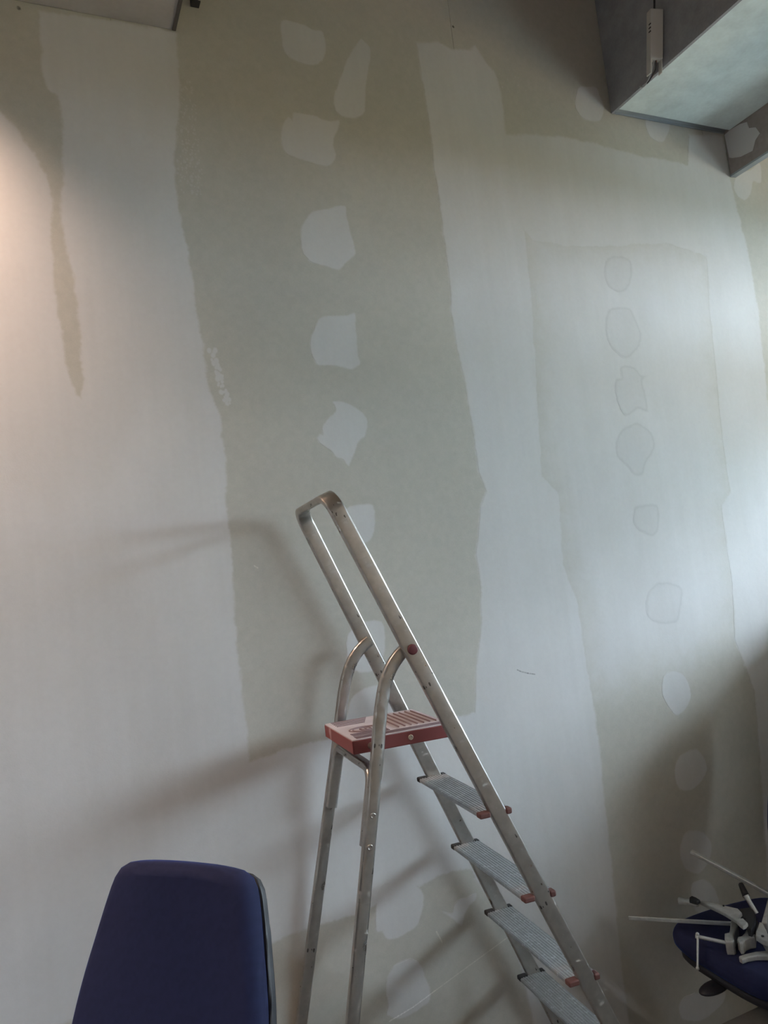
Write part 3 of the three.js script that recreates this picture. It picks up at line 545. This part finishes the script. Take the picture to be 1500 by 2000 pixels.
{
  const c = thing('bar_clamp', 'long bar clamp on top of the heap, its grey bar tilted up towards the wall', 'clamp', [1.88, 0.502, 0.45]);
  mesh('bar', local(c, bar(V(1.976, 0.66, 0.108), V(2.072, 0.557, 0.36), 0.016, 0.012)), steel, c);
  mesh('jaw_plate', local(c, flat([1.902, 0.430, 1.905, 0.440, 1.867, 0.488, 1.829, 0.531, 1.822, 0.525, 1.820, 0.506, 1.826, 0.482, 1.847, 0.464, 1.876, 0.447], 0.55, 0.016)), cast, c);
  mesh('sliding_arm', local(c, merge(bar(V(2.066, 0.560, 0.345), V(1.905, 0.545, 0.445), 0.016, 0.03), bar(V(1.86, 0.54, 0.47), V(1.835, 0.518, 0.520), 0.012, 0.02))), cast, c);
  mesh('grip_handle', local(c, flat([1.751, 0.480, 1.749, 0.493, 1.770, 0.494, 1.796, 0.503, 1.831, 0.530, 1.860, 0.507, 1.815, 0.484, 1.780, 0.476, 1.758, 0.474], 0.511, 0.014)), cast, c);
  mesh('rivet', local(c, new THREE.CylinderGeometry(0.004, 0.004, 0.003, 10).translate(1.836, 0.559, 0.497)), black, c);
}

// ---------------------------------------------------------------- low cabinet beyond the right edge: it keeps the lower right of the wall in shade
{
  const t = thing('tool_cabinet', 'low grey steel tool cabinet against the wall beyond the office chair with the clamps', 'cabinet', [3.36, 0, 0.56]);
  const grey = new THREE.MeshStandardMaterial({ color: lin(0.16, 0.165, 0.17), roughness: 0.6 });
  mesh('carcass', rbox(0.80, 1.38, 1.04, 0.006, 0, 0.73, 0), grey, t);
  mesh('top', rbox(0.84, 0.03, 1.08, 0.006, 0, 1.435, 0), grey, t);
  mesh('plinth', box(-0.37, 0.37, 0, 0.04, -0.48, 0.48), darkMat, t);
  for (const s of [-1, 1]) {
    const d = mesh('door', rbox(0.016, 1.32, 0.50, 0.003, -0.408, 0.73, s * 0.255), grey, t);
    mesh('handle', rbox(0.018, 0.12, 0.014, 0.004, -0.425, 0.86, s * 0.05), chrome, d);
  }
}

// ---------------------------------------------------------------- lamp driver hanging beside the soffit, bracket, downlights
{
  const t = thing('lamp_driver', 'small white plastic lamp driver box hanging by its cable beside the grey soffit', 'driver', [2.176, 3.548, 0.292], -0.28);
  t.rotation.x = 0.2;
  const white = new THREE.MeshStandardMaterial({ color: lin(0.60, 0.58, 0.55), roughness: 0.5 });
  const w = 0.049, d = 0.032;
  mesh('case', rbox(w, 0.172, d, 0.002, 0, 0.022, 0), white, t);
  mesh('terminal_clip', merge(rbox(0.006, 0.062, d, 0.0015, -w / 2 + 0.003, -0.084, 0), rbox(0.003, 0.06, d * 0.8, 0.0012, w / 2 - 0.002, -0.082, 0), rbox(w - 0.004, 0.004, 0.004, 0.001, 0, -0.062, -d / 2 + 0.003)), white, t);
  for (let k = 0; k < 3; k++) mesh('slot', rbox(0.003, 0.0045, 0.013, 0.001, -w / 2, 0.056 - k * 0.013, d / 2 - 0.006), black, t);
  const wire = (pts, r, m, n) => mesh(n, new THREE.TubeGeometry(new THREE.CatmullRomCurve3(pts), 24, r, 8), m, t);
  wire([V(-0.002, 0.10, 0), V(-0.004, 0.16, 0.004), V(0.004, 0.35, 0.002), V(0.006, 0.65, 0)], 0.0035, darkMat, 'supply_cable');
  wire([V(0.004, -0.062, 0), V(0.006, -0.09, -0.004), V(0.0, -0.115, -0.03), V(-0.006, -0.126, -0.045)], 0.002, darkMat, 'lead');
  const pale = new THREE.MeshStandardMaterial({ color: lin(0.42, 0.42, 0.44), roughness: 0.5 });
  wire([V(-0.002, -0.06, 0), V(-0.004, -0.10, -0.02), V(-0.006, -0.125, -0.06), V(0.0, -0.105, -0.12), V(0.012, -0.085, -0.18), V(0.02, -0.082, -0.24)], 0.0028, pale, 'output_cable');
  wire([V(0.006, -0.06, 0.002), V(0.010, -0.085, -0.01), V(0.006, -0.11, -0.03)], 0.0016, new THREE.MeshStandardMaterial({ color: lin(0.25, 0.08, 0.05), roughness: 0.5 }), 'lead');
}
{
  const b = mesh('wall_bracket', merge(rbox(0.026, 0.05, 0.003, 0.001, 0.558, 3.580, 0.002), rbox(0.026, 0.003, 0.03, 0.001, 0.558, 3.556, 0.016)), new THREE.MeshStandardMaterial({ color: lin(0.06, 0.06, 0.065), metalness: 0.4, roughness: 0.5 }));
  tag(b, 'small dark metal bracket high on the bare board beside the dropped ceiling', 'bracket');
}
const glow = new THREE.MeshStandardMaterial({ color: lin(0.6, 0.5, 0.4), emissive: WARM, emissiveIntensity: 3, roughness: 0.6 });
function downlight(x, y, z, label, candela, angle, penumbra, aim, colour = WARM) {
  const t = thing('downlight', label, 'lamp', [x, y, z]);
  mesh('trim_ring', new THREE.LatheGeometry([[0.036, 0], [0.036, -0.006], [0.048, -0.008], [0.054, -0.004], [0.055, 0]].map(([r, q]) => new THREE.Vector2(r, q)), 32), frameMat, t);
  mesh('lens', new THREE.CylinderGeometry(0.035, 0.035, 0.003, 28).translate(0, -0.003, 0), glow, t);
  const s = new THREE.SpotLight(colour, candela, 0, angle, penumbra, 2);
  s.position.set(x, y - 0.012, z); s.target.position.set(...aim);
  s.castShadow = true; s.shadow.radius = 1.5; s.shadow.mapSize.set(1024, 1024);
  scene.add(s, s.target);
}
downlight(-0.55, 3.464, 0.25, 'warm recessed downlight in the dropped ceiling close to the wall', LAMP.wall, 0.995, 1, [-0.55, 2.1, -0.246]);
downlight(-1.6, 3.464, 2.6, 'warm recessed downlight in the dropped ceiling behind the camera', LAMP.room, 1.0, 0.6, [-1.4, 0, 2.4], NEUTRAL);
downlight(1.6, 4.2, 3.7, 'warm downlight under the high ceiling near the front wall', LAMP.room, 0.9, 0.6, [2.2, 1.5, 4.5], NEUTRAL);

renderer.render(scene, camera);
